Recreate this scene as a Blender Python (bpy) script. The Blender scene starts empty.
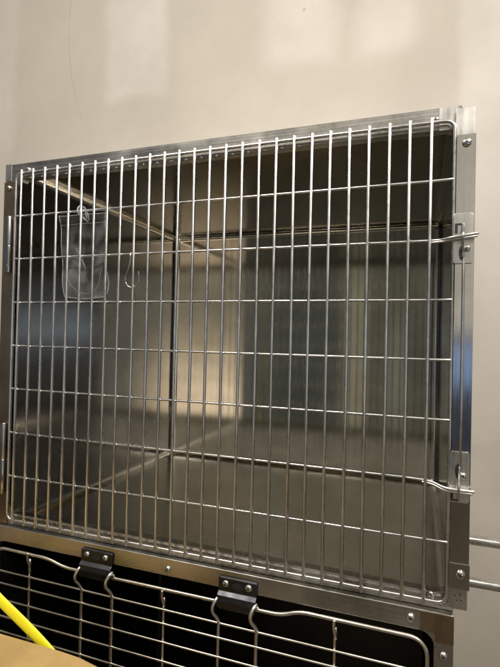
import bpy, bmesh, math, random
from mathutils import Vector, Matrix
random.seed(7)
R = math.radians
sc = bpy.context.scene
C = sc.collection

# ------------------------------------------------------------------ helpers
def new_mesh(name, bm, mat, parent=None, smooth=False, label=None, kind=None, cat=None, group=None):
    me = bpy.data.meshes.new(name); bm.normal_update(); bm.to_mesh(me); bm.free()
    if smooth:
        for p in me.polygons: p.use_smooth = True
    o = bpy.data.objects.new(name, me); C.objects.link(o)
    if mat: me.materials.append(mat)
    if parent: o.parent = parent
    props(o, label, kind, cat, group)
    return o
def props(o, label=None, kind=None, cat=None, group=None):
    if label: o['label'] = label
    if kind: o['kind'] = kind
    if cat: o['category'] = cat
    if group: o['group'] = group
def empty(name, label, cat, loc=(0,0,0)):
    o = bpy.data.objects.new(name, None); C.objects.link(o); o.location = loc
    o.empty_display_size = .05
    props(o, label, None, cat); return o
def sharp(o, ang=35):
    me = o.data
    for p in me.polygons: p.use_smooth = True
    me.set_sharp_from_angle(angle=R(ang))
def box(bm, x0, x1, y0, y1, z0, z1, bev=0, seg=2):
    b = bmesh.new()
    bmesh.ops.create_cube(b, size=1)
    for v in b.verts:
        v.co = Vector(((x0+x1)/2+v.co.x*(x1-x0), (y0+y1)/2+v.co.y*(y1-y0), (z0+z1)/2+v.co.z*(z1-z0)))
    if bev: bmesh.ops.bevel(b, geom=b.edges[:], offset=bev, segments=seg, profile=.5, affect='EDGES')
    me = bpy.data.meshes.new('t'); b.to_mesh(me); b.free(); bm.from_mesh(me); bpy.data.meshes.remove(me)
def rounded(pts, rad, seg=6, closed=False):
    """round the corners of a polyline"""
    pts = [Vector(p) for p in pts]; n = len(pts); out = []
    rng = range(n)
    for i in rng:
        if not closed and i in (0, n-1): out.append(pts[i]); continue
        a, b, c = pts[i-1], pts[i], pts[(i+1) % n]
        r = rad[i] if isinstance(rad, (list, tuple)) else rad
        u = (a-b); v = (c-b); r = min(r, u.length*.49, v.length*.49)
        u.normalize(); v.normalize()
        p0, p1 = b+u*r, b+v*r
        for k in range(seg+1):
            t = k/seg
            out.append(p0*(1-t)**2 + b*2*t*(1-t) + p1*t*t)
    return out
def spline(pts, seg=6):
    pts = [Vector(p) for p in pts]; q = [pts[0]*2-pts[1]]+pts+[pts[-1]*2-pts[-2]]; out = []
    for i in range(1, len(q)-2):
        p0, p1, p2, p3 = q[i-1:i+3]
        for k in range(seg):
            t = k/seg
            out.append(.5*((2*p1)+(p2-p0)*t+(2*p0-5*p1+4*p2-p3)*t*t+(3*p1-p0-3*p2+p3)*t**3))
    out.append(pts[-1]); return out
def tube(bm, pts, r, n=14, closed=False, ball=True):
    pts = [Vector(p) for p in pts]
    clean = [pts[0]]
    for p in pts[1:]:
        if (p-clean[-1]).length > 1e-5: clean.append(p)
    if closed and (clean[0]-clean[-1]).length < 1e-5: clean.pop()
    pts = clean; N = len(pts); rings = []
    rr = [r]*N
    if not closed and ball:      # rounded ends
        d0 = (pts[1]-pts[0]).normalized(); d1 = (pts[-1]-pts[-2]).normalized()
        a, b = pts[0].copy(), pts[-1].copy()
        pre = [a-d0*r*.5, a-d0*r*.42, a-d0*r*.22]; post = [b+d1*r*.22, b+d1*r*.42, b+d1*r*.5]
        pts = pre+pts+post; rr = [r*.35, r*.7, r*.93]+rr+[r*.93, r*.7, r*.35]; N = len(pts)
    up = None
    for i in range(N):
        if closed: t = (pts[(i+1) % N]-pts[i-1])
        else: t = pts[min(i+1, N-1)]-pts[max(i-1, 0)]
        t.normalize()
        if up is None:
            up = Vector((0,1,0)) if abs(t.y) < .9 else Vector((1,0,0))
        up = (up-t*up.dot(t)).normalized(); s = t.cross(up)
        rings.append([bm.verts.new(pts[i]+(up*math.cos(2*math.pi*k/n)+s*math.sin(2*math.pi*k/n))*rr[i]) for k in range(n)])
    for i in range(N if closed else N-1):
        A, B = rings[i], rings[(i+1) % N]
        for k in range(n): bm.faces.new((A[k], A[(k+1) % n], B[(k+1) % n], B[k]))
    if not closed:
        bm.faces.new(rings[0][::-1]); bm.faces.new(rings[-1])
    bmesh.ops.recalc_face_normals(bm, faces=bm.faces[:])
def wire(name, pts, r, mat, parent, beads=None, **kw):
    bm = bmesh.new()
    for (x, y, z) in beads or ():
        b2 = bmesh.new(); bmesh.ops.create_icosphere(b2, subdivisions=2, radius=1)
        for v in b2.verts: v.co = Vector((x+v.co.x*.0036, y+v.co.y*.0022, z+v.co.z*.0027))
        me = bpy.data.meshes.new('t'); b2.to_mesh(me); b2.free(); bm.from_mesh(me); bpy.data.meshes.remove(me)
    tube(bm, pts, r, closed=kw.pop('closed', False), n=kw.pop('n', 14))
    return new_mesh(name, bm, mat, parent, smooth=True, **kw)
def rrect(x0, x1, z0, z1, r, seg=6):
    o = []
    for cx, cz, a0 in ((x1-r, z1-r, 0), (x0+r, z1-r, 90), (x0+r, z0+r, 180), (x1-r, z0+r, 270)):
        for k in range(seg+1):
            a = R(a0+90*k/seg); o.append((cx+r*math.cos(a), cz+r*math.sin(a)))
    return o
def ring_plate(bm, outer, inner, y0, y1):
    """flat ring in XZ between two loops of the same vertex count"""
    L = []
    for y in (y0, y1):
        L.append([bm.verts.new((x, y, z)) for x, z in outer]); L.append([bm.verts.new((x, y, z)) for x, z in inner])
    n = len(outer); o0, i0, o1, i1 = L
    for k in range(n):
        j = (k+1) % n
        bm.faces.new((o0[k], i0[k], i0[j], o0[j])); bm.faces.new((o1[k], o1[j], i1[j], i1[k]))
        bm.faces.new((o0[k], o0[j], o1[j], o1[k])); bm.faces.new((i0[k], i1[k], i1[j], i0[j]))
    bmesh.ops.recalc_face_normals(bm, faces=bm.faces[:])
def plate(bm, loop, y0, y1):
    a = [bm.verts.new((x, y0, z)) for x, z in loop]; b = [bm.verts.new((x, y1, z)) for x, z in loop]
    bm.faces.new(a); bm.faces.new(b[::-1])
    for k in range(len(a)): bm.faces.new((a[k], b[k], b[(k+1) % len(a)], a[(k+1) % len(a)]))
    bmesh.ops.recalc_face_normals(bm, faces=bm.faces[:])
def bevel_mod(o, w, seg=2):
    m = o.modifiers.new('b', 'BEVEL'); m.width = w; m.segments = seg; m.limit_method = 'ANGLE'; m.angle_limit = R(40)
    m.harden_normals = False

# ------------------------------------------------------------------ materials
def nodes(name):
    m = bpy.data.materials.new(name); m.use_nodes = True
    nt = m.node_tree; b = nt.nodes['Principled BSDF']; return m, nt, b
def N(nt, t, **kw):
    n = nt.nodes.new(t)
    for k, v in kw.items(): setattr(n, k, v)
    return n
def ramp(nt, src, a, b, ca, cb):
    r = N(nt, 'ShaderNodeMapRange'); r.inputs[1].default_value = a; r.inputs[2].default_value = b
    r.inputs[3].default_value = ca; r.inputs[4].default_value = cb
    nt.links.new(src, r.inputs[0]); return r.outputs[0]
def steel(name, col, rough, brush=(4, 4, 300), bump=.05, smudge=.12, dirt=0, wav=0, aniso=0, arot=.25, rv=.05):
    m, nt, b = nodes(name); L = nt.links.new
    b.inputs['Metallic'].default_value = 1
    tc = N(nt, 'ShaderNodeTexCoord')
    mp = N(nt, 'ShaderNodeMapping'); mp.inputs['Scale'].default_value = brush; L(tc.outputs['Object'], mp.inputs[0])
    n1 = N(nt, 'ShaderNodeTexNoise'); n1.inputs['Scale'].default_value = 1; n1.inputs['Detail'].default_value = 5; L(mp.outputs[0], n1.inputs[0])
    n2 = N(nt, 'ShaderNodeTexNoise'); n2.inputs['Scale'].default_value = 9; n2.inputs['Detail'].default_value = 6; n2.inputs['Roughness'].default_value = .65; L(tc.outputs['Object'], n2.inputs[0])
    add = N(nt, 'ShaderNodeMath', operation='ADD'); L(ramp(nt, n2.outputs[0], .3, .7, -smudge, smudge), add.inputs[0])
    add2 = N(nt, 'ShaderNodeMath', operation='ADD'); L(ramp(nt, n1.outputs[0], .3, .7, rough-rv, rough+rv), add2.inputs[0]); L(add.outputs[0], add2.inputs[1]); add.inputs[1].default_value = 0
    add2.use_clamp = True
    L(add2.outputs[0], b.inputs['Roughness'])
    mx = N(nt, 'ShaderNodeMix', data_type='RGBA'); L(ramp(nt, n2.outputs[0], .35, .68, 0, 1), mx.inputs[0])
    mx.inputs[6].default_value = (*[c*(.82-dirt*.3) for c in col], 1); mx.inputs[7].default_value = (*col, 1)
    L(mx.outputs[2], b.inputs['Base Color'])
    bp = N(nt, 'ShaderNodeBump'); bp.inputs['Strength'].default_value = bump; bp.inputs['Distance'].default_value = .001
    L(n1.outputs[0], bp.inputs['Height'])
    if wav:
        n3 = N(nt, 'ShaderNodeTexNoise'); n3.inputs['Scale'].default_value = 5; n3.inputs['Detail'].default_value = 1.5; L(tc.outputs['Object'], n3.inputs[0])
        bp2 = N(nt, 'ShaderNodeBump'); bp2.inputs['Strength'].default_value = wav; bp2.inputs['Distance'].default_value = .01
        L(n3.outputs[0], bp2.inputs['Height']); L(bp2.outputs[0], bp.inputs['Normal'])
    L(bp.outputs[0], b.inputs['Normal'])
    if aniso:
        b.inputs['Anisotropic'].default_value = aniso; b.inputs['Anisotropic Rotation'].default_value = arot
        tg = N(nt, 'ShaderNodeTangent'); tg.direction_type = 'RADIAL'; tg.axis = 'Z'; L(tg.outputs[0], b.inputs['Tangent'])
    return m
M = {}
M['liner'] = steel('liner_steel', (.70, .67, .60), .085, brush=(260, 260, 3), bump=0, smudge=.01, dirt=0, wav=.016, aniso=.85, rv=.004)
M['side'] = steel('side_steel', (.60, .585, .55), .11, brush=(5, 5, 160), bump=0, smudge=.012, dirt=0, wav=.012, rv=.02)
M['roofcove'] = steel('roof_cove_steel', (.14, .13, .10), .2, brush=(20, 20, 20), bump=0, smudge=.01, dirt=0, rv=.01)  # lining steel darkened in colour to subdue the highlight along the ceiling edge
M['tray'] = steel('tray_steel', (.68, .65, .59), .22, brush=(200, 3, 5), bump=0, smudge=.03, dirt=0, wav=.012, rv=.01)
M['cove'] = steel('cove_steel', (.80, .76, .67), .2, brush=(20, 20, 20), bump=0, smudge=.01, dirt=0, rv=.01)  # lining steel with brighter colour to strengthen the corner highlights
M['roofsteel'] = steel('roof_steel', (.25, .225, .17), .15, brush=(200, 5, 5), bump=0, smudge=.02, dirt=0, wav=.02, rv=.01)  # same lining steel, shade of the ceiling put into a darker colour
M['hpost'] = steel('dull_post_steel', (.33, .25, .165), .36, brush=(350, 60, 3), bump=.06, smudge=.06, dirt=.3)  # colour darkened and warmed to mute the blue window reflection on the left post
M['face'] = steel('face_steel', (.49, .47, .43), .30, brush=(3, 60, 350), bump=.08, smudge=.08, dirt=.4, wav=.05)
M['post'] = steel('post_steel', (.58, .56, .52), .11, brush=(350, 60, 3), bump=.03, smudge=.04, dirt=.3, wav=.04)
M['wire'] = steel('wire_steel', (.82, .81, .785), .29, brush=(40, 40, 40), bump=0, smudge=.05, dirt=.5)
M['wire2'] = steel('worn_wire_steel', (.74, .69, .59), .3, brush=(40, 40, 40), bump=.02, smudge=.06)
M['screw'] = steel('screw_steel', (.74, .71, .66), .2, brush=(60, 60, 60), bump=.05)
M['bright'] = steel('mount_steel', (.60, .58, .54), .36, brush=(200, 60, 6), bump=.08, smudge=.1)
M['shadedsteel'] = steel('shadowed_lining', (.06, .056, .05), .4, brush=(200, 200, 3))  # ordinary steel painted near black for the shade inside the lower cage
M['clip'] = steel('blackened_clip_metal', (.07, .07, .074), .34, brush=(80, 80, 80), bump=.1)
def plain(name, col, rough, metal=0, scale=40, var=.15, bump=.1):
    m, nt, b = nodes(name); L = nt.links.new
    tc = N(nt, 'ShaderNodeTexCoord'); n = N(nt, 'ShaderNodeTexNoise'); n.inputs['Scale'].default_value = scale; n.inputs['Detail'].default_value = 5
    L(tc.outputs['Object'], n.inputs[0])
    mx = N(nt, 'ShaderNodeMix', data_type='RGBA'); L(ramp(nt, n.outputs[0], .3, .7, 0, 1), mx.inputs[0])
    mx.inputs[6].default_value = (*[c*(1-var) for c in col], 1); mx.inputs[7].default_value = (*[min(1, c*(1+var)) for c in col], 1)
    L(mx.outputs[2], b.inputs['Base Color']); b.inputs['Roughness'].default_value = rough; b.inputs['Metallic'].default_value = metal
    bp = N(nt, 'ShaderNodeBump'); bp.inputs['Strength'].default_value = bump; bp.inputs['Distance'].default_value = .002; L(n.outputs[0], bp.inputs['Height']); L(bp.outputs[0], b.inputs['Normal'])
    return m
M['black'] = plain('black_recess', (.008, .008, .008), .6)
M['slot'] = plain('dark_slot', (.015, .014, .013), .5)
M['floor'] = plain('floor_vinyl', (.12, .095, .065), .6, scale=3)
M['yellow'] = plain('yellow_strap', (.86, .78, .02), .38, scale=60, var=.06, bump=.15)
# cardboard
m, nt, b = nodes('cardboard'); L = nt.links.new
tc = N(nt, 'ShaderNodeTexCoord'); n = N(nt, 'ShaderNodeTexNoise'); n.inputs['Scale'].default_value = 14; n.inputs['Detail'].default_value = 7; L(tc.outputs['Object'], n.inputs[0])
mx = N(nt, 'ShaderNodeMix', data_type='RGBA'); L(ramp(nt, n.outputs[0], .3, .7, 0, 1), mx.inputs[0])
mx.inputs[6].default_value = (.38, .25, .095, 1); mx.inputs[7].default_value = (.56, .37, .135, 1)
L(mx.outputs[2], b.inputs['Base Color']); b.inputs['Roughness'].default_value = .75
mp = N(nt, 'ShaderNodeMapping'); mp.inputs['Scale'].default_value = (12, 900, 12); L(tc.outputs['Object'], mp.inputs[0])
w = N(nt, 'ShaderNodeTexNoise'); w.inputs['Scale'].default_value = 1; L(mp.outputs[0], w.inputs[0])
bp = N(nt, 'ShaderNodeBump'); bp.inputs['Strength'].default_value = .25; bp.inputs['Distance'].default_value = .001; L(w.outputs[0], bp.inputs['Height']); L(bp.outputs[0], b.inputs['Normal'])
M['card'] = m
# thin clear plastic
m, nt, b = nodes('clear_pouch'); L = nt.links.new
tr = N(nt, 'ShaderNodeBsdfTransparent'); tr.inputs[0].default_value = (.93, .94, .94, 1)
b.inputs['Base Color'].default_value = (.75, .77, .78, 1); b.inputs['Roughness'].default_value = .12
ms = N(nt, 'ShaderNodeMixShader'); fr = N(nt, 'ShaderNodeLayerWeight'); fr.inputs[0].default_value = .12
tc = N(nt, 'ShaderNodeTexCoord'); n = N(nt, 'ShaderNodeTexNoise'); n.inputs['Scale'].default_value = 22; n.inputs['Detail'].default_value = 6; L(tc.outputs['Object'], n.inputs[0])
s = N(nt, 'ShaderNodeMath', operation='ADD'); L(ramp(nt, n.outputs[0], .45, .7, .02, .17), s.inputs[0]); L(fr.outputs['Fresnel'], s.inputs[1])
bp = N(nt, 'ShaderNodeBump'); bp.inputs['Strength'].default_value = .4; bp.inputs['Distance'].default_value = .004; L(n.outputs[0], bp.inputs['Height']); L(bp.outputs[0], b.inputs['Normal'])
L(s.outputs[0], ms.inputs[0]); L(tr.outputs[0], ms.inputs[1]); L(b.outputs[0], ms.inputs[2]); L(ms.outputs[0], nt.nodes['Material Output'].inputs[0])
M['pouch'] = m
m, nt, b = nodes('pouch_seam'); L = nt.links.new
b.inputs['Base Color'].default_value = (.8, .82, .83, 1); b.inputs['Roughness'].default_value = .15
tr = N(nt, 'ShaderNodeBsdfTransparent'); ms = N(nt, 'ShaderNodeMixShader'); ms.inputs[0].default_value = .30
L(tr.outputs[0], ms.inputs[1]); L(b.outputs[0], ms.inputs[2]); L(ms.outputs[0], nt.nodes['Material Output'].inputs[0])
M['seam'] = m

# drywall: bare tan board with pinkish joint-compound patches, painted warm light at lower right, pencil line and scuffs
m, nt, b = nodes('unpainted_drywall'); L = nt.links.new
tc = N(nt, 'ShaderNodeTexCoord'); OB = tc.outputs['Object']
sep = N(nt, 'ShaderNodeSeparateXYZ')
nz = N(nt, 'ShaderNodeTexNoise'); nz.inputs['Scale'].default_value = 5; nz.inputs['Detail'].default_value = 4; L(OB, nz.inputs[0])
vm = N(nt, 'ShaderNodeVectorMath', operation='MULTIPLY_ADD'); L(nz.outputs['Color'], vm.inputs[0]); vm.inputs[1].default_value = (.07,.07,.07); L(OB, vm.inputs[2])
L(vm.outputs[0], sep.inputs[0])
def mth(op, a, b_=None, c=None, clamp=False):
    n = N(nt, 'ShaderNodeMath', operation=op); n.use_clamp = clamp
    for i, v in enumerate((a, b_, c)):
        if v is None: continue
        if isinstance(v, (int, float)): n.inputs[i].default_value = v
        else: L(v, n.inputs[i])
    return n.outputs[0]
def smooth(v, a, b_):
    r = N(nt, 'ShaderNodeMapRange'); r.interpolation_type = 'SMOOTHSTEP'
    r.inputs[1].default_value = a; r.inputs[2].default_value = b_; L(v, r.inputs[0]); return r.outputs[0]
def patch(cx, cz, hx, hz, soft):
    dx = mth('ABSOLUTE', mth('SUBTRACT', sep.outputs[0], cx+.035)); dz = mth('ABSOLUTE', mth('SUBTRACT', sep.outputs[2], cz+.035))
    fx = mth('SUBTRACT', 1, smooth(dx, hx-soft, hx+soft)); fz = mth('SUBTRACT', 1, smooth(dz, hz-soft, hz+soft))
    return mth('MULTIPLY', fx, fz)
mask = None
for args, k in (((-.245, 1.53, .135, .205, .032), 1), ((.41, 1.6, .125, .25, .05), .95), ((.69, 1.55, .085, .22, .05), .8),
                ((1.35, 1.3, .43, 1.2, .02), .8), ((-.98, 1.4, .13, 1.5, .035), .75), ((.2, .92, 3, .22, .12), .55),
                ((1.2, .1, .6, .5, .1), .5)):  # last entry: warm light on the lower right wall, painted into the colour
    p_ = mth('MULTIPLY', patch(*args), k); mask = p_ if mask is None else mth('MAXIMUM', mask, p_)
n2 = N(nt, 'ShaderNodeTexNoise'); n2.inputs['Scale'].default_value = 3.5; n2.inputs['Detail'].default_value = 7; n2.inputs['Roughness'].default_value = .6; L(OB, n2.inputs[0])
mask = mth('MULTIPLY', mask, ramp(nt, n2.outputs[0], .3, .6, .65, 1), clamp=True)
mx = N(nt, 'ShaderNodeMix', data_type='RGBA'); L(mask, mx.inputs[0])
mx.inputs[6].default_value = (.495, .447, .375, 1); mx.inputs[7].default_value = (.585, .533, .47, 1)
# large mottling
mx2 = N(nt, 'ShaderNodeMix', data_type='RGBA', blend_type='MULTIPLY'); mx2.inputs[0].default_value = 1
L(mx.outputs[2], mx2.inputs[6]); cr = N(nt, 'ShaderNodeCombineColor')
mv = ramp(nt, n2.outputs[0], .3, .7, .92, 1.04)
for i in range(3): L(mv, cr.inputs[i])
L(cr.outputs[0], mx2.inputs[7])
# pencil arc: distance to a circle, limited in height
sp2 = N(nt, 'ShaderNodeSeparateXYZ'); L(OB, sp2.inputs[0])
ccx, ccz, rad = .44, 1.66, 1.01
dx = mth('SUBTRACT', sp2.outputs[0], ccx); dz = mth('SUBTRACT', sp2.outputs[2], ccz)
dist = mth('ABSOLUTE', mth('SUBTRACT', mth('SQRT', mth('ADD', mth('MULTIPLY', dx, dx), mth('MULTIPLY', dz, dz))), rad))
line = mth('SUBTRACT', 1, smooth(dist, .0006, .0028))
line = mth('MULTIPLY', line, mth('MULTIPLY', smooth(sp2.outputs[2], 1.24, 1.34), mth('LESS_THAN', sp2.outputs[0], 0)))
# small specks / nicks
vo = N(nt, 'ShaderNodeTexVoronoi'); vo.inputs['Scale'].default_value = 6.0; L(OB, vo.inputs[0])
vs = mth('MULTIPLY', mth('SUBTRACT', 1, smooth(vo.outputs['Distance'], .02, .05)), ramp(nt, n2.outputs[0], .5, .56, 0, .45), clamp=True)
dark = mth('MAXIMUM', mth('MULTIPLY', line, .32), vs)
mx3 = N(nt, 'ShaderNodeMix', data_type='RGBA'); L(dark, mx3.inputs[0]); L(mx2.outputs[2], mx3.inputs[6]); mx3.inputs[7].default_value = (.25, .19, .14, 1)
L(mx3.outputs[2], b.inputs['Base Color']); L(ramp(nt, mask, 0, 1, .72, .5), b.inputs['Roughness'])
n4 = N(nt, 'ShaderNodeTexNoise'); n4.inputs['Scale'].default_value = 160; n4.inputs['Detail'].default_value = 4; L(OB, n4.inputs[0])
hsum = mth('ADD', mth('MULTIPLY', n4.outputs[0], .12), mth('ADD', mth('MULTIPLY', mask, .6), mth('MULTIPLY', n2.outputs[0], .9)))
bp = N(nt, 'ShaderNodeBump'); bp.inputs['Strength'].default_value = .35; bp.inputs['Distance'].default_value = .004; L(hsum, bp.inputs['Height']); L(bp.outputs[0], b.inputs['Normal'])
M['wall'] = m

# ------------------------------------------------------------------ setting
WALLY = .78
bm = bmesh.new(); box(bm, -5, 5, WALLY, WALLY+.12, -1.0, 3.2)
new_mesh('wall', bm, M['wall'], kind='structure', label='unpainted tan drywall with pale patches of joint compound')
bm = bmesh.new(); box(bm, -5, 5, -4, WALLY+.12, -1.06, -1.002)
new_mesh('floor', bm, M['floor'], kind='structure')

def screw(parent, x, y, z, r=.0062, rot=0):
    """pan head with a cross recess, facing -Y"""
    bm = bmesh.new(); n = 20; prof = [(1, 0), (1, -.18), (.93, -.38), (.75, -.56), (.45, -.68), (.001, -.70)]
    rings = [[bm.verts.new((x+r*a*math.cos(2*math.pi*k/n), y+r*b_, z+r*a*math.sin(2*math.pi*k/n))) for k in range(n)] for a, b_ in prof]
    for i in range(len(rings)-1):
        for k in range(n): bm.faces.new((rings[i][k], rings[i][(k+1) % n], rings[i+1][(k+1) % n], rings[i+1][k]))
    bmesh.ops.recalc_face_normals(bm, faces=bm.faces[:])
    s = new_mesh('screw', bm, M['screw'], parent, smooth=True)
    bm = bmesh.new()
    for a in (rot, rot+90):
        b2 = bmesh.new(); box(b2, -r*.5, r*.5, y-r*.74, y-r*.5, -r*.11, r*.11)
        bmesh.ops.rotate(b2, verts=b2.verts[:], cent=(0, 0, 0), matrix=Matrix.Rotation(R(a), 3, 'Y'))
        for v in b2.verts: v.co += Vector((x, 0 if a == rot else -.00004, z))
        me = bpy.data.meshes.new('t'); b2.to_mesh(me); b2.free(); bm.from_mesh(me); bpy.data.meshes.remove(me)
    new_mesh('recess', bm, M['slot'], s)
    return s

def cabinet(parent, X0, X1, Z0, Z1, OX0, OX1, OZ0, OZ1, yF, D, mat_in, mat_out, rad=.017, names=('lining', 'outer_shell')):
    """coved inner lining open at the front, and the outer sheet shell"""
    bm = bmesh.new(); box(bm, X0, X1, -.3, D, Z0, Z1, bev=rad, seg=5)
    # drop everything in front of yF
    g = bmesh.ops.bisect_plane(bm, geom=bm.verts[:]+bm.edges[:]+bm.faces[:], plane_co=(0, yF, 0), plane_no=(0, -1, 0), clear_outer=True)
    bmesh.ops.reverse_faces(bm, faces=bm.faces[:])
    o = new_mesh(names[0], bm, mat_in, parent)
    for p in o.data.polygons: p.use_smooth = max(abs(c_) for c_ in p.normal) < .985
    wn = o.modifiers.new('wn', 'WEIGHTED_NORMAL'); wn.weight = 100
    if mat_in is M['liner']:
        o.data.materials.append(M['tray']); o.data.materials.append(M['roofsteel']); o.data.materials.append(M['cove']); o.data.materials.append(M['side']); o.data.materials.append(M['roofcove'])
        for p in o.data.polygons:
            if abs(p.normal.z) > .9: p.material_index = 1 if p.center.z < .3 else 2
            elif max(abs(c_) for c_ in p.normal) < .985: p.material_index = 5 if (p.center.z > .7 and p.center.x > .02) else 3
            elif abs(p.normal.x) > .9: p.material_index = 4
    bm = bmesh.new(); box(bm, OX0, OX1, yF+.001, D+.012, OZ0, OZ1)
    f = [f for f in bm.faces if f.normal.y < -.9]; bmesh.ops.delete(bm, geom=f, context='FACES_ONLY')
    new_mesh(names[1], bm, mat_out, parent)

S, H = .0318, .09375
W27 = S*27
# ------------------------------------------------------------------ upper cage
up = empty('animal_cage', 'stainless steel animal cage with closely barred door, on top of the darker cage', 'cage', (.42, .36, -.012))
UP = bpy.data.objects.new('t', None)   # placeholder so parts keep world coordinates
off = up.location.copy()
def P(o):   # parent part keeping world placement
    return o
cage_parts = []
OX0, OX1, IX0, IX1, IZ0, IZ1 = -.056, .871, -.0215, .8665, .011, .7385
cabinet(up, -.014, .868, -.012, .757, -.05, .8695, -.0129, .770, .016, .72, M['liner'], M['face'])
bm = bmesh.new(); ring_plate(bm, rrect(OX0, OX1, -.013, .774, .002), rrect(IX0, IX1, IZ0, IZ1, .02), .012, .0145)
o = new_mesh('face_frame', bm, M['face'], up); bevel_mod(o, .0008)
# folded inner return of the frame (front lip of the tray and the jambs)
bm = bmesh.new(); ring_plate(bm, rrect(IX0-.0015, IX1+.0015, IZ0-.0015, IZ1+.0015, .021), rrect(IX0, IX1, IZ0, IZ1, .02), .0146, .03)
o = new_mesh('inner_lip', bm, M['face'], up)
# overlap seams: corner plates at the right
bm = bmesh.new(); plate(bm, [(.838, .737), (.8655, .737), (.8655, .7735), (.838, .7735)], .0105, .0118)
o = new_mesh('corner_plate', bm, M['bright'], up); bevel_mod(o, .0004)
bm = bmesh.new(); plate(bm, [(-.0565, .737), (-.0405, .737), (-.0405, .7745), (-.0565, .7745)], .0105, .0118)
o = new_mesh('corner_plate', bm, M['bright'], up); bevel_mod(o, .0004)
# left post cover
bm = bmesh.new(); plate(bm, [(-.0575, -.012), (-.0245, -.012), (-.0245, .735), (-.0575, .735)], .0085, .0118)
o = new_mesh('hinge_post', bm, M['hpost'], up); bevel_mod(o, .001)
# right latch post: mounting strip and channel cover
bm = bmesh.new(); plate(bm, rrect(.862, .8895, -.005, .7665, .002, 3), .0045, .0075)
box(bm, .8665, .8885, .0076, .0112, .0, .76)
o = new_mesh('mounting_strip', bm, M['bright'], up); bevel_mod(o, .0005)
bm = bmesh.new()
ring_plate(bm, rrect(.8635, .8905, .03, .722, .0006, 2), rrect(.8738, .8776, .190, .570, .0012, 2), -.002, .0042)
ring_plate(bm, rrect(.8727, .8785, .180, .580, .001, 2), rrect(.8737, .8775, .1815, .5785, .0005, 2), .0015, .0020)
o = new_mesh('latch_post', bm, M['post'], up); bevel_mod(o, .0007)
post = o
for za, zb in ((.029, .068),):
    bm = bmesh.new(); box(bm, .8628, .8915, -.0035, -.0022, za, zb)
    o = new_mesh('end_cap', bm, M['post'], post); bevel_mod(o, .0006)
screw(up, .8785, -.0036, .052, .0072, 20); screw(up, .8775, -.0022, .7085, .0066, 35)
wire('link_rod', [(.8757, -.0045, .205), (.8757, -.0045, .545)], .0019, M['wire'], up)
for x, z, r in ((.007, .757, .0058), (-.043, .7205, .0058), (.8325, .7555, .0058), (.838, .0065, .0062), ):
    screw(up, x, .0118 if x > -.02 else .0083, z, r, random.uniform(0, 90))
# rivet holes in the bottom of the mounting strip
for dx, dz in ((-.004, .003), (.003, .005), (.0045, -.003), (-.002, -.004)):
    bm = bmesh.new(); plate(bm, [(.8765+dx+.0012*math.cos(k*.785), .0125+dz+.0012*math.sin(k*.785)) for k in range(8)], .0042, .00445)
    new_mesh('rivet_hole', bm, M['slot'], up)
# latches
def latch(zc, lo, hi, flip):
    bm = bmesh.new(); plate(bm, rrect(.8605, .8888, lo, hi, .004, 4), -.0052, -.0037)
    pl = new_mesh('latch_plate', bm, M['bright'], up); bevel_mod(pl, .0004)
    bm = bmesh.new(); s = -1 if flip else 1
    plate(bm, [(.8728+.0042*math.cos(k*math.pi/8), zc-s*.024+.0115*math.sin(k*math.pi/8)) for k in range(16)], -.0056, -.0053)
    new_mesh('slot', bm, M['slot'], pl)
    bm = bmesh.new(); box(bm, .8625, .8665, -.0056, -.0053, zc+s*.006, zc+s*.019); box(bm, .8625, .8740, -.00565, -.00535, zc+s*.0185, zc+s*.0215)
    new_mesh('slot', bm, M['slot'], pl)
    # hooked catch that turns over the bolt
    wire('catch', spline([(.8742, -.0062, zc+s*.020), (.8745, -.011, zc+s*.012), (.8735, -.0165, zc), (.8738, -.013, zc-s*.010), (.8742, -.0075, zc-s*.022), (.8745, -.0065, zc-s*.030)]), .0019, M['screw'], pl)
    screw(pl, .8800, -.0053, zc-s*.0175, .0048, 10)
latch(.563, .523, .600, False)
latch(.1835, .160, .237, True)
# hinges on the left post
for z0, z1 in ((.535, .655), (.055, .205)):
    bm = bmesh.new(); plate(bm, rrect(-.047, -.0355, z0, z1, .001, 2), .0035, .0083)
    h = new_mesh('hinge', bm, M['post'], up); bevel_mod(h, .0012)
    wire('hinge_pin', [(-.0325, .003, (z0+z1)/2), (-.0325, .003, z1)], .0042, M['bright'], h)
    wire('hinge_pin', [(-.0325, .003, z0), (-.0325, .003, (z0+z1)/2-.003)], .0042, M['post'], h)
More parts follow.
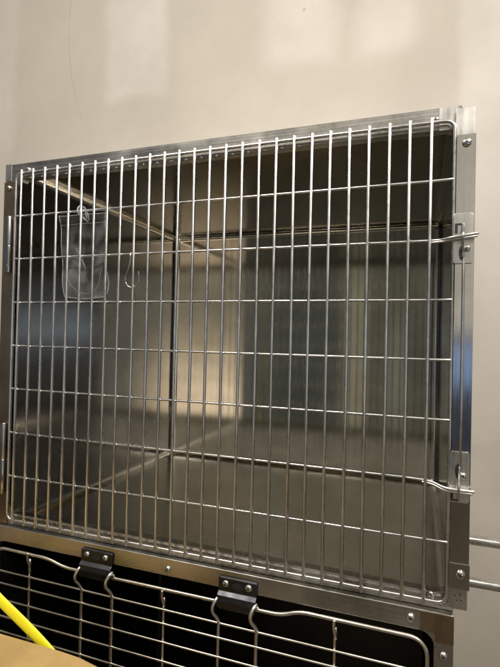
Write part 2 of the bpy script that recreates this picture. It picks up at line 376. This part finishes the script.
# latched hooks holding the door frame wire near the hinge side
# ---- door
YF = .0052
fr = rounded([(-.0185, YF-.001, .0005), (W27+.0025, YF-.001, .0005), (W27+.0025, YF-.001, .7485), (-.0185, YF-.001, .7485)], .017, 8, closed=True)
door = wire('door', fr, .0031, M['wire'], up, closed=True, n=18)
rnd = random.Random(3)
for i in range(27):
    dx = rnd.uniform(-.0005, .0005)
    wire('vertical_bar', [(S*i+dx, 0, -.0042), (S*i+dx+rnd.uniform(-.0013, .0013), 0, .37), (S*i+rnd.uniform(-.0004, .0004), 0, .7532)], .00272, M['wire'], door)
for j in range(1, 8):
    z = H*j+rnd.uniform(-.0006, .0006); y = .0043
    beads = [(S*i+.0010, .0025, z-.0002) for i in range(26)]
    if j == 6:
        pts = rounded([(-.0175, y, z), (.81, y, z-.001), (.842, y-.003, z-.0015), (.856, -.0105, z-.0005), (.8945, -.0115, z+.0045)], .008)
        wire('latch_bolt', pts, .0024, M['wire'], door, beads=beads)
        wire('latch_bolt', rounded([(.826, y-.001, z-.0045), (.845, -.001, z-.0042), (.857, -.0085, z-.0035), (.893, -.0108, z+.0003)], .008), .002, M['wire'], door)
    elif j == 2:
        pts = rounded([(-.0175, y, z), (.80, y, z-.0005), (.835, y-.002, z-.0015), (.856, -.0105, z-.007), (.8945, -.0115, z-.0068)], .010)
        wire('latch_bolt', pts, .0024, M['wire'], door, beads=beads)
        wire('latch_bolt', rounded([(.822, y-.002, z-.004), (.838, 0, z-.0055), (.855, -.0085, z-.0110), (.892, -.0105, z-.0108)], .008), .002, M['wire'], door)
    else:
        wire('crossbar', rounded([(-.0175, y, z), (.832, y, z), (.8605, y-.001, z+.0005)], .01), .0023, M['wire'], door, beads=beads)
# ------------------------------------------------------------------ lower cage
lo = empty('animal_cage', 'lower steel cage with dark inside, wide wire rows and black hinge clips', 'cage', (.42, .36, -1.0))
LX0, LX1 = -.054, .871
cabinet(lo, -.043, .846, -.95, -.048, -.05, .8695, -.999, -.0145, .012, .70, M['shadedsteel'], M['face'])
bm = bmesh.new(); ring_plate(bm, rrect(LX0, LX1, -1.0, -.0135, .002), rrect(-.041, .843, -.96, -.0455, .022), -.001, .0115)
o = new_mesh('face_frame', bm, M['face'], lo); bevel_mod(o, .0016, 3)
bm = bmesh.new(); box(bm, LX0+.001, LX1-.001, .0117, .60, -.0140, -.0133)
new_mesh('top_ledge', bm, M['face'], lo)
bm = bmesh.new(); plate(bm, [(.8225, -.0145), (.8712, -.0145), (.8712, -.058), (.845, -.058), (.845, -.047), (.8385, -.0445), (.8225, -.0445)], -.0022, -.0012)
o = new_mesh('corner_plate', bm, M['hpost'], lo); bevel_mod(o, .0004)
for x, z, r in ((.809, -.0285, .0066), (.857, -.077, .0064), (.379, -.032, .006), (-.04, -.08, .006)):
    screw(lo, x, -.0012, z, r, random.uniform(0, 90))
# door of the lower cage
ZT = -.0555; ZD = -.0700; YD = -.0045; ZB = -.93
def dip(x0, x1): return [(x0-.052, YD, ZT), (x0-.030, YD, ZD), (x0+.030, YD, ZD)], [(x1-.03, YD, ZD), (x1+.034, YD, ZD), (x1+.058, YD, ZT)]
path = [(-.036, YD, ZB), (-.036, YD, ZT-.003), (.105, YD, ZT-.004), (.145, YD, ZD), (.60, YD, ZD+.002), (.632, YD, ZT), (.834, YD, ZT), (.834, YD, ZB)]
path = rounded(path, [.02, .025, .02, .02, .02, .02, .03, .02], 8, closed=True)
ldoor = wire('door', path, .0034, M['wire2'], lo, closed=True, n=18)
rows = [-.104, -.130, -.164, -.199, -.231]
while rows[-1] > -.90: rows.append(rows[-1]-.034)
for z in rows:
    wire('crossbar', [(-.036, -.0085, z), (.834, -.0085, z)], .0021, M['wire2'], ldoor)
for x in (.056, .374, .692):
    zt = ZT if x != .374 else ZD
    pts = spline([(x, YD-.003, ZB), (x, YD, -.5), (x, YD, zt-.045), (x+.0015, YD-.001, zt-.03), (x-.001, YD-.005, zt-.012), (x-.0005, YD-.006, zt+.001)])
    wire('vertical_bar', pts, .0026, M['wire2'], ldoor)
for x in (.19, .262, .486, .557):
    left = x in (.19, .486)
    s = -1 if left else 1
    pts = spline([(x, YD-.002, ZB), (x, YD-.002, -.5), (x, YD-.002, -.15), (x+.001, YD-.003, -.108), (x+.0005, YD-.008, -.094), (x-.006, YD-.014, -.082), (x-.0065, YD-.014, -.071), (x-.003, YD-.010, -.062), (x-.001, YD-.004, -.0585), (x, YD+.001, -.064)])
    wire('vertical_bar', pts, .0034 if not left else .0029, M['wire2'], ldoor)
# black clips the lower door hangs on, screwed to the frame
for x0, x1 in ((.186, .259), (.484, .556)):
    bm = bmesh.new()
    # side profile in YZ swept along X: flat plate, rolled lip under the wire
    prof = [(-.0015, -.0225), (-.0045, -.0225), (-.0060, -.0245), (-.0060, -.0470), (-.0120, -.0530), (-.0145, -.0620), (-.0135, -.0745), (-.0105, -.0775), (-.0090, -.0745), (-.0095, -.0640), (-.0080, -.0565), (-.0030, -.0500), (-.0015, -.0480)]
    xs = [x0+.003, x1-.003]
    rings = []
    for x, sc_ in ((x0, .0), (x0+.003, 1), (x1-.003, 1), (x1, .0)):
        rings.append([bm.verts.new((x, y, z if sc_ else z*.94-.003)) for y, z in prof])
    for i in range(3):
        for k in range(len(prof)): bm.faces.new((rings[i][k], rings[i][(k+1) % len(prof)], rings[i+1][(k+1) % len(prof)], rings[i+1][k]))
    bm.faces.new(rings[0][::-1]); bm.faces.new(rings[-1])
    bmesh.ops.recalc_face_normals(bm, faces=bm.faces[:])
    c = new_mesh('hinge_clip', bm, M['clip'], lo, label='black formed metal clip with two screws and an oval hole'); bevel_mod(c, .0008)
    xm = (x0+x1)/2
    bm = bmesh.new(); plate(bm, [(xm+.0095*math.cos(k*math.pi/10), -.0355+.0062*math.sin(k*math.pi/10)) for k in range(20)], -.0064, -.0061)
    new_mesh('oval_hole', bm, M['black'], c)
    screw(c, xm-.0215, -.0061, -.0335, .0066, 15); screw(c, xm+.0215, -.0061, -.0335, .0066, 50)

# keep the empties at the cage bases while parts stay in world coordinates
for root in (up, lo):
    inv = Matrix.Translation(-root.location)
    for ch in root.children: ch.matrix_parent_inverse = inv

# ------------------------------------------------------------------ pouch and hook
pe = empty('plastic_pouch', 'clear empty plastic pouch clipped to the top left bars of the upper cage', 'pouch', (.155, .018, .48))
def pouch_pt(u, v):   # u 0..1 across, v 0..1 down
    xl = .086+.020*v+.0015*math.sin(v*7); xr = .203+.016*v+.001*math.sin(v*6)
    if v > .82: xr -= .010*((v-.82)/.18)**2
    x = xl+(xr-xl)*u; z = .653-.172*v-.004*math.sin(u*3)*v
    y = .0195+.004*math.sin(u*3.1)*math.sin(v*2.6)+.0022*math.sin(u*9+v*4)+.002*math.sin(v*13+u*3)
    return Vector((x, y, z))
bm = bmesh.new(); nu, nv = 28, 40
g = [[bm.verts.new(pouch_pt(i/nu, j/nv)) for i in range(nu+1)] for j in range(nv+1)]
for j in range(nv):
    for i in range(nu): bm.faces.new((g[j][i], g[j][i+1], g[j+1][i+1], g[j+1][i]))
parts = [new_mesh('film', bm, M['pouch'], pe, smooth=True)]
bm = bmesh.new(); d = Vector((0, -.0006, 0))
tube(bm, [pouch_pt(i/nu, 0)+d for i in range(nu+1)], .0007, 6)
tube(bm, [pouch_pt(0, j/nv)+d for j in range(nv+1)], .0007, 6)
tube(bm, [pouch_pt(1, j/nv)+d for j in range(nv+1)], .0006, 6)
tube(bm, [pouch_pt(i/nu, 1)+d for i in range(nu+1)], .0006, 6)
parts.append(new_mesh('seam', bm, M['seam'], pe, smooth=True))
bm = bmesh.new()
tube(bm, spline([pouch_pt(*q)+d*2 for q in ((.34, .40), (.37, .47), (.45, .57), (.50, .64))]), .0006, 6)
tube(bm, spline([pouch_pt(*q)+d*2 for q in ((.22, .54), (.34, .60), (.50, .65))]), .0003, 6)
tube(bm, spline([pouch_pt(*q)+d*2 for q in ((.10, .62), (.18, .84), (.45, .94), (.74, .88), (.90, .64))]), .0003, 6)
tube(bm, [pouch_pt(i/nu, .11)+d for i in range(nu+1)], .0005, 6)
parts.append(new_mesh('crease', bm, M['seam'], pe, smooth=True))
bm = bmesh.new()
tube(bm, spline([(.157, .016, .640), (.155, -.0015, .648), (.1545, -.005, .658), (.156, .003, .6665), (.158, .012, .660), (.159, .018, .644)]), .0016, 8)
tube(bm, spline([(.163, .016, .636), (.163, -.002, .645), (.1605, -.0045, .656), (.161, .004, .664), (.163, .013, .657), (.164, .019, .640)]), .0013, 8)
parts.append(new_mesh('clip', bm, M['seam'], pe, smooth=True))
for q in parts: q.matrix_parent_inverse = Matrix.Translation(-pe.location)
hk = wire('wire_hook', spline([(.285, .0085, .560), (.283, .0085, .5675), (.2815, .003, .5665), (.281, -.0025, .560), (.281, -.003, .548), (.276, -.002, .530), (.270, -.001, .517), (.2705, 0, .505), (.278, 0, .4975), (.288, 0, .4965), (.2975, 0, .503), (.3000, 0, .514), (.2985, 0, .526)]), .0012, M['screw'], None,
    label='thin bent wire hook hanging on a bar right of the clear pouch', cat='hook')

# ------------------------------------------------------------------ things around
for z, nm, lab in ((-.003, 'metal_rail', 'upper of two steel rails on the wall beside the cage'), (-.090, 'metal_rail', 'lower of two steel rails on the wall beside the cage')):
    y = .30
    t = empty(nm, lab, 'rail', (1.2, WALLY, z))
    a = wire('tube', [(.90, y, z-.003), (2.2, y, z-.003)], .010, M['wire'], t)
    bk = []
    for x in (.915, 2.1):
        bk.append(wire('bracket', [(x, y, z), (x, WALLY, z)], .0045, M['wire'], t))
    for q in [a]+bk: q.matrix_parent_inverse = Matrix.Translation(-t.location)
# cardboard carton standing in front of the lower cage
bx_ = empty('cardboard_box', 'brown cardboard box in front of the lower cage at the left', 'box', (.0, -.33, -1.0))
ztop = -.127; x1 = .345; yb = -.15; yf = -.52; x0 = -.25
bm = bmesh.new(); box(bm, x0, x1, yf, yb, -1.0, ztop, bev=.004, seg=2)
for v in bm.verts:      # slightly crushed right-rear corner and a bowed lid
    if v.co.z > ztop-.01:
        v.co.z += -.004*max(0, (v.co.x-.2)/.15)
        v.co.x -= 0
ca = new_mesh('carton', bm, M['card'], bx_)
bm = bmesh.new()
nx = 16
for (ya, yb2) in ((yf+.002, (yf+yb)/2-.001), ((yf+yb)/2+.001, yb-.001)):
    gr = [[bm.verts.new((x0+.002+(x1-x0-.006)*i/nx, y, ztop+.0025+.0004*math.sin(i*.9+k) - (.007*max(0, (i/nx-.9)/.1)**2))) for i in range(nx+1)] for k, y in enumerate((ya, (ya+yb2)/2, yb2))]
    for k in range(2):
        for i in range(nx): bm.faces.new((gr[k][i], gr[k][i+1], gr[k+1][i+1], gr[k+1][i]))
fl = new_mesh('flap', bm, M['card'], bx_)
sm = fl.modifiers.new('s', 'SOLIDIFY'); sm.thickness = .003; sm.offset = 1
for q in (ca, fl): q.matrix_parent_inverse = Matrix.Translation(-bx_.location)
# yellow strap looping out of the box
c = spline([(-.04, -.143, -.22), (-.04, -.143, -.08), (.0, -.143, -.020), (.06, -.141, -.038), (.132, -.140, -.078), (.19, -.140, -.109), (.243, -.140, -.142), (.285, -.143, -.170), (.295, -.143, -.22)], 8)
bm = bmesh.new(); prev = None
for i, p_ in enumerate(c):
    t = (c[min(i+1, len(c)-1)]-c[max(i-1, 0)]).normalized(); nrm = Vector((0, 1, 0)).cross(t).normalized()
    r_ = [bm.verts.new(p_+nrm*.0108*math.cos(a*math.pi/8)+Vector((0, .0042*math.sin(a*math.pi/8), 0))) for a in range(16)]
    if prev:
        for k in range(16): bm.faces.new((prev[k], prev[(k+1) % 16], r_[(k+1) % 16], r_[k]))
    else: bm.faces.new(r_[::-1])
    prev = r_
bm.faces.new(prev); bmesh.ops.recalc_face_normals(bm, faces=bm.faces[:])
ys = new_mesh('yellow_strap', bm, M['yellow'], None, label='bright yellow plastic strap rising from the cardboard box', cat='strap'); sharp(ys, 50)

# ------------------------------------------------------------------ light
w = bpy.data.worlds.new('World'); sc.world = w; w.use_nodes = True
nt = w.node_tree; L = nt.links.new; bg = nt.nodes['Background']
tc = N(nt, 'ShaderNodeTexCoord'); sp = N(nt, 'ShaderNodeSeparateXYZ'); L(tc.outputs['Generated'], sp.inputs[0])
X_, Y_, Z_ = sp.outputs
az = mth('MULTIPLY', mth('ARCTAN2', X_, mth('MULTIPLY', Y_, -1)), 57.2958)   # 0 = behind the camera, + = right
el = mth('MULTIPLY', mth('ARCSINE', Z_), 57.2958)
def bump_(v, lo_, hi_, s): return mth('MULTIPLY', smooth(v, lo_-s, lo_+s), mth('SUBTRACT', 1, smooth(v, hi_-s, hi_+s)))
def blob(a0, a1, e0, e1, s, se=None): return mth('MULTIPLY', bump_(az, a0, a1, s), bump_(el, e0, e1, se or s))
def mixc(fac, base, col):
    m_ = N(nt, 'ShaderNodeMix', data_type='RGBA'); L(fac, m_.inputs[0])
    if isinstance(base, tuple): m_.inputs[6].default_value = (*base, 1)
    else: L(base, m_.inputs[6])
    m_.inputs[7].default_value = (*col, 1); return m_.outputs[2]
col = mixc(smooth(el, -45, 0), (.06, .058, .055), (.13, .135, .145))
col = mixc(smooth(el, 0, 35), col, (.42, .39, .34))
col = mixc(blob(-75, -21, -6, 24, 4), col, (.10, .105, .12))
col = mixc(blob(-20, 1.5, -50, 13, 1.5, 5), col, (.10, .098, .074))    # photographer and dark surroundings, painted into the world colour
col = mixc(blob(-17, -9, -12, 9, 1.5, 4), col, (.055, .064, .056))
col = mixc(blob(-8.5, -6, -14, 9, .8, 5), col, (.27, .25, .18))
col = mixc(blob(-3.5, -1.5, -10, 3, .7, 4), col, (.20, .21, .17))
col = mixc(blob(-20, 1.5, 12, 40, 1.5, 4), col, (.25, .23, .18))
col = mixc(blob(1.5, 12, 1, 60, .8, 1), col, (.75, .70, .62))
col = mixc(blob(1.5, 12, -60, -.5, .8, 1), col, (.07, .08, .105))
col = mixc(blob(15, 30.5, -28, 40, 1.5, 8), col, (.50, .46, .36))
col = mixc(blob(31, 46, -30, 40, 2, 6), col, (.25, .245, .225))         # lit far wall of the room
col = mixc(blob(20, 31, -14, -3, 3, 6), col, (2.5, 2.05, 1.55))
col = mixc(blob(55, 110, -35, 6, 6), col, (.22, .27, .36))
col = mixc(blob(1.8, 8, -4.5, -.3, .4), col, (.36, .52, .88))        # daylight windows
col = mixc(blob(-48, -36, 0, 1.7, .3), col, (1.6, 2.0, 2.7))
L(col, bg.inputs[0]); bg.inputs[1].default_value = 1.0
def area(name, loc, target, size, power, colr):
    l = bpy.data.lights.new(name, 'AREA'); l.shape = 'RECTANGLE'; l.size, l.size_y = size; l.energy = power; l.color = colr
    o = bpy.data.objects.new(name, l); C.objects.link(o); o.location = loc
    o.rotation_euler = (Vector(target)-Vector(loc)).to_track_quat('-Z', 'Y').to_euler(); return o
area('ceiling_lamp', (-.2, -1.3, 2.25), (-.1, 0, 0), (1.2, .3), 38, (1, .95, .89))
area('ceiling_lamp', (1.9, -1.5, 2.3), (.6, .6, .4), (1.2, .5), 65, (1, .96, .91))

# ------------------------------------------------------------------ camera
cam = bpy.data.cameras.new('camera'); co = bpy.data.objects.new('camera', cam); C.objects.link(co); sc.camera = co
Rm = ((.94135636, -.33697453, -.01721562), (.33666734, .94144231, -.01847933), (.02243457, .0115997, .99968102))
mw = Matrix.Identity(4)
for r in range(3):
    mw[r][0] = Rm[r][0]; mw[r][1] = Rm[r][2]; mw[r][2] = -Rm[r][1]
mw.translation = Vector((.81587, -.79568, .40066))
co.matrix_world = mw
cam.sensor_fit = 'HORIZONTAL'; cam.sensor_width = 36; cam.lens = 476.6*36/500; cam.clip_start = .02; cam.clip_end = 100
cam.dof.use_dof = True; cam.dof.focus_distance = 1.0; cam.dof.aperture_fstop = 16
sc.view_settings.view_transform = 'Standard'; sc.view_settings.look = 'None'; sc.view_settings.exposure = 0; sc.view_settings.gamma = 1
sc.cycles.use_denoising = True; sc.cycles.max_bounces = 12; sc.cycles.glossy_bounces = 8; sc.cycles.transparent_max_bounces = 12
sc.cycles.sample_clamp_indirect = 6; sc.cycles.blur_glossy = 0; sc.cycles.caustics_reflective = True
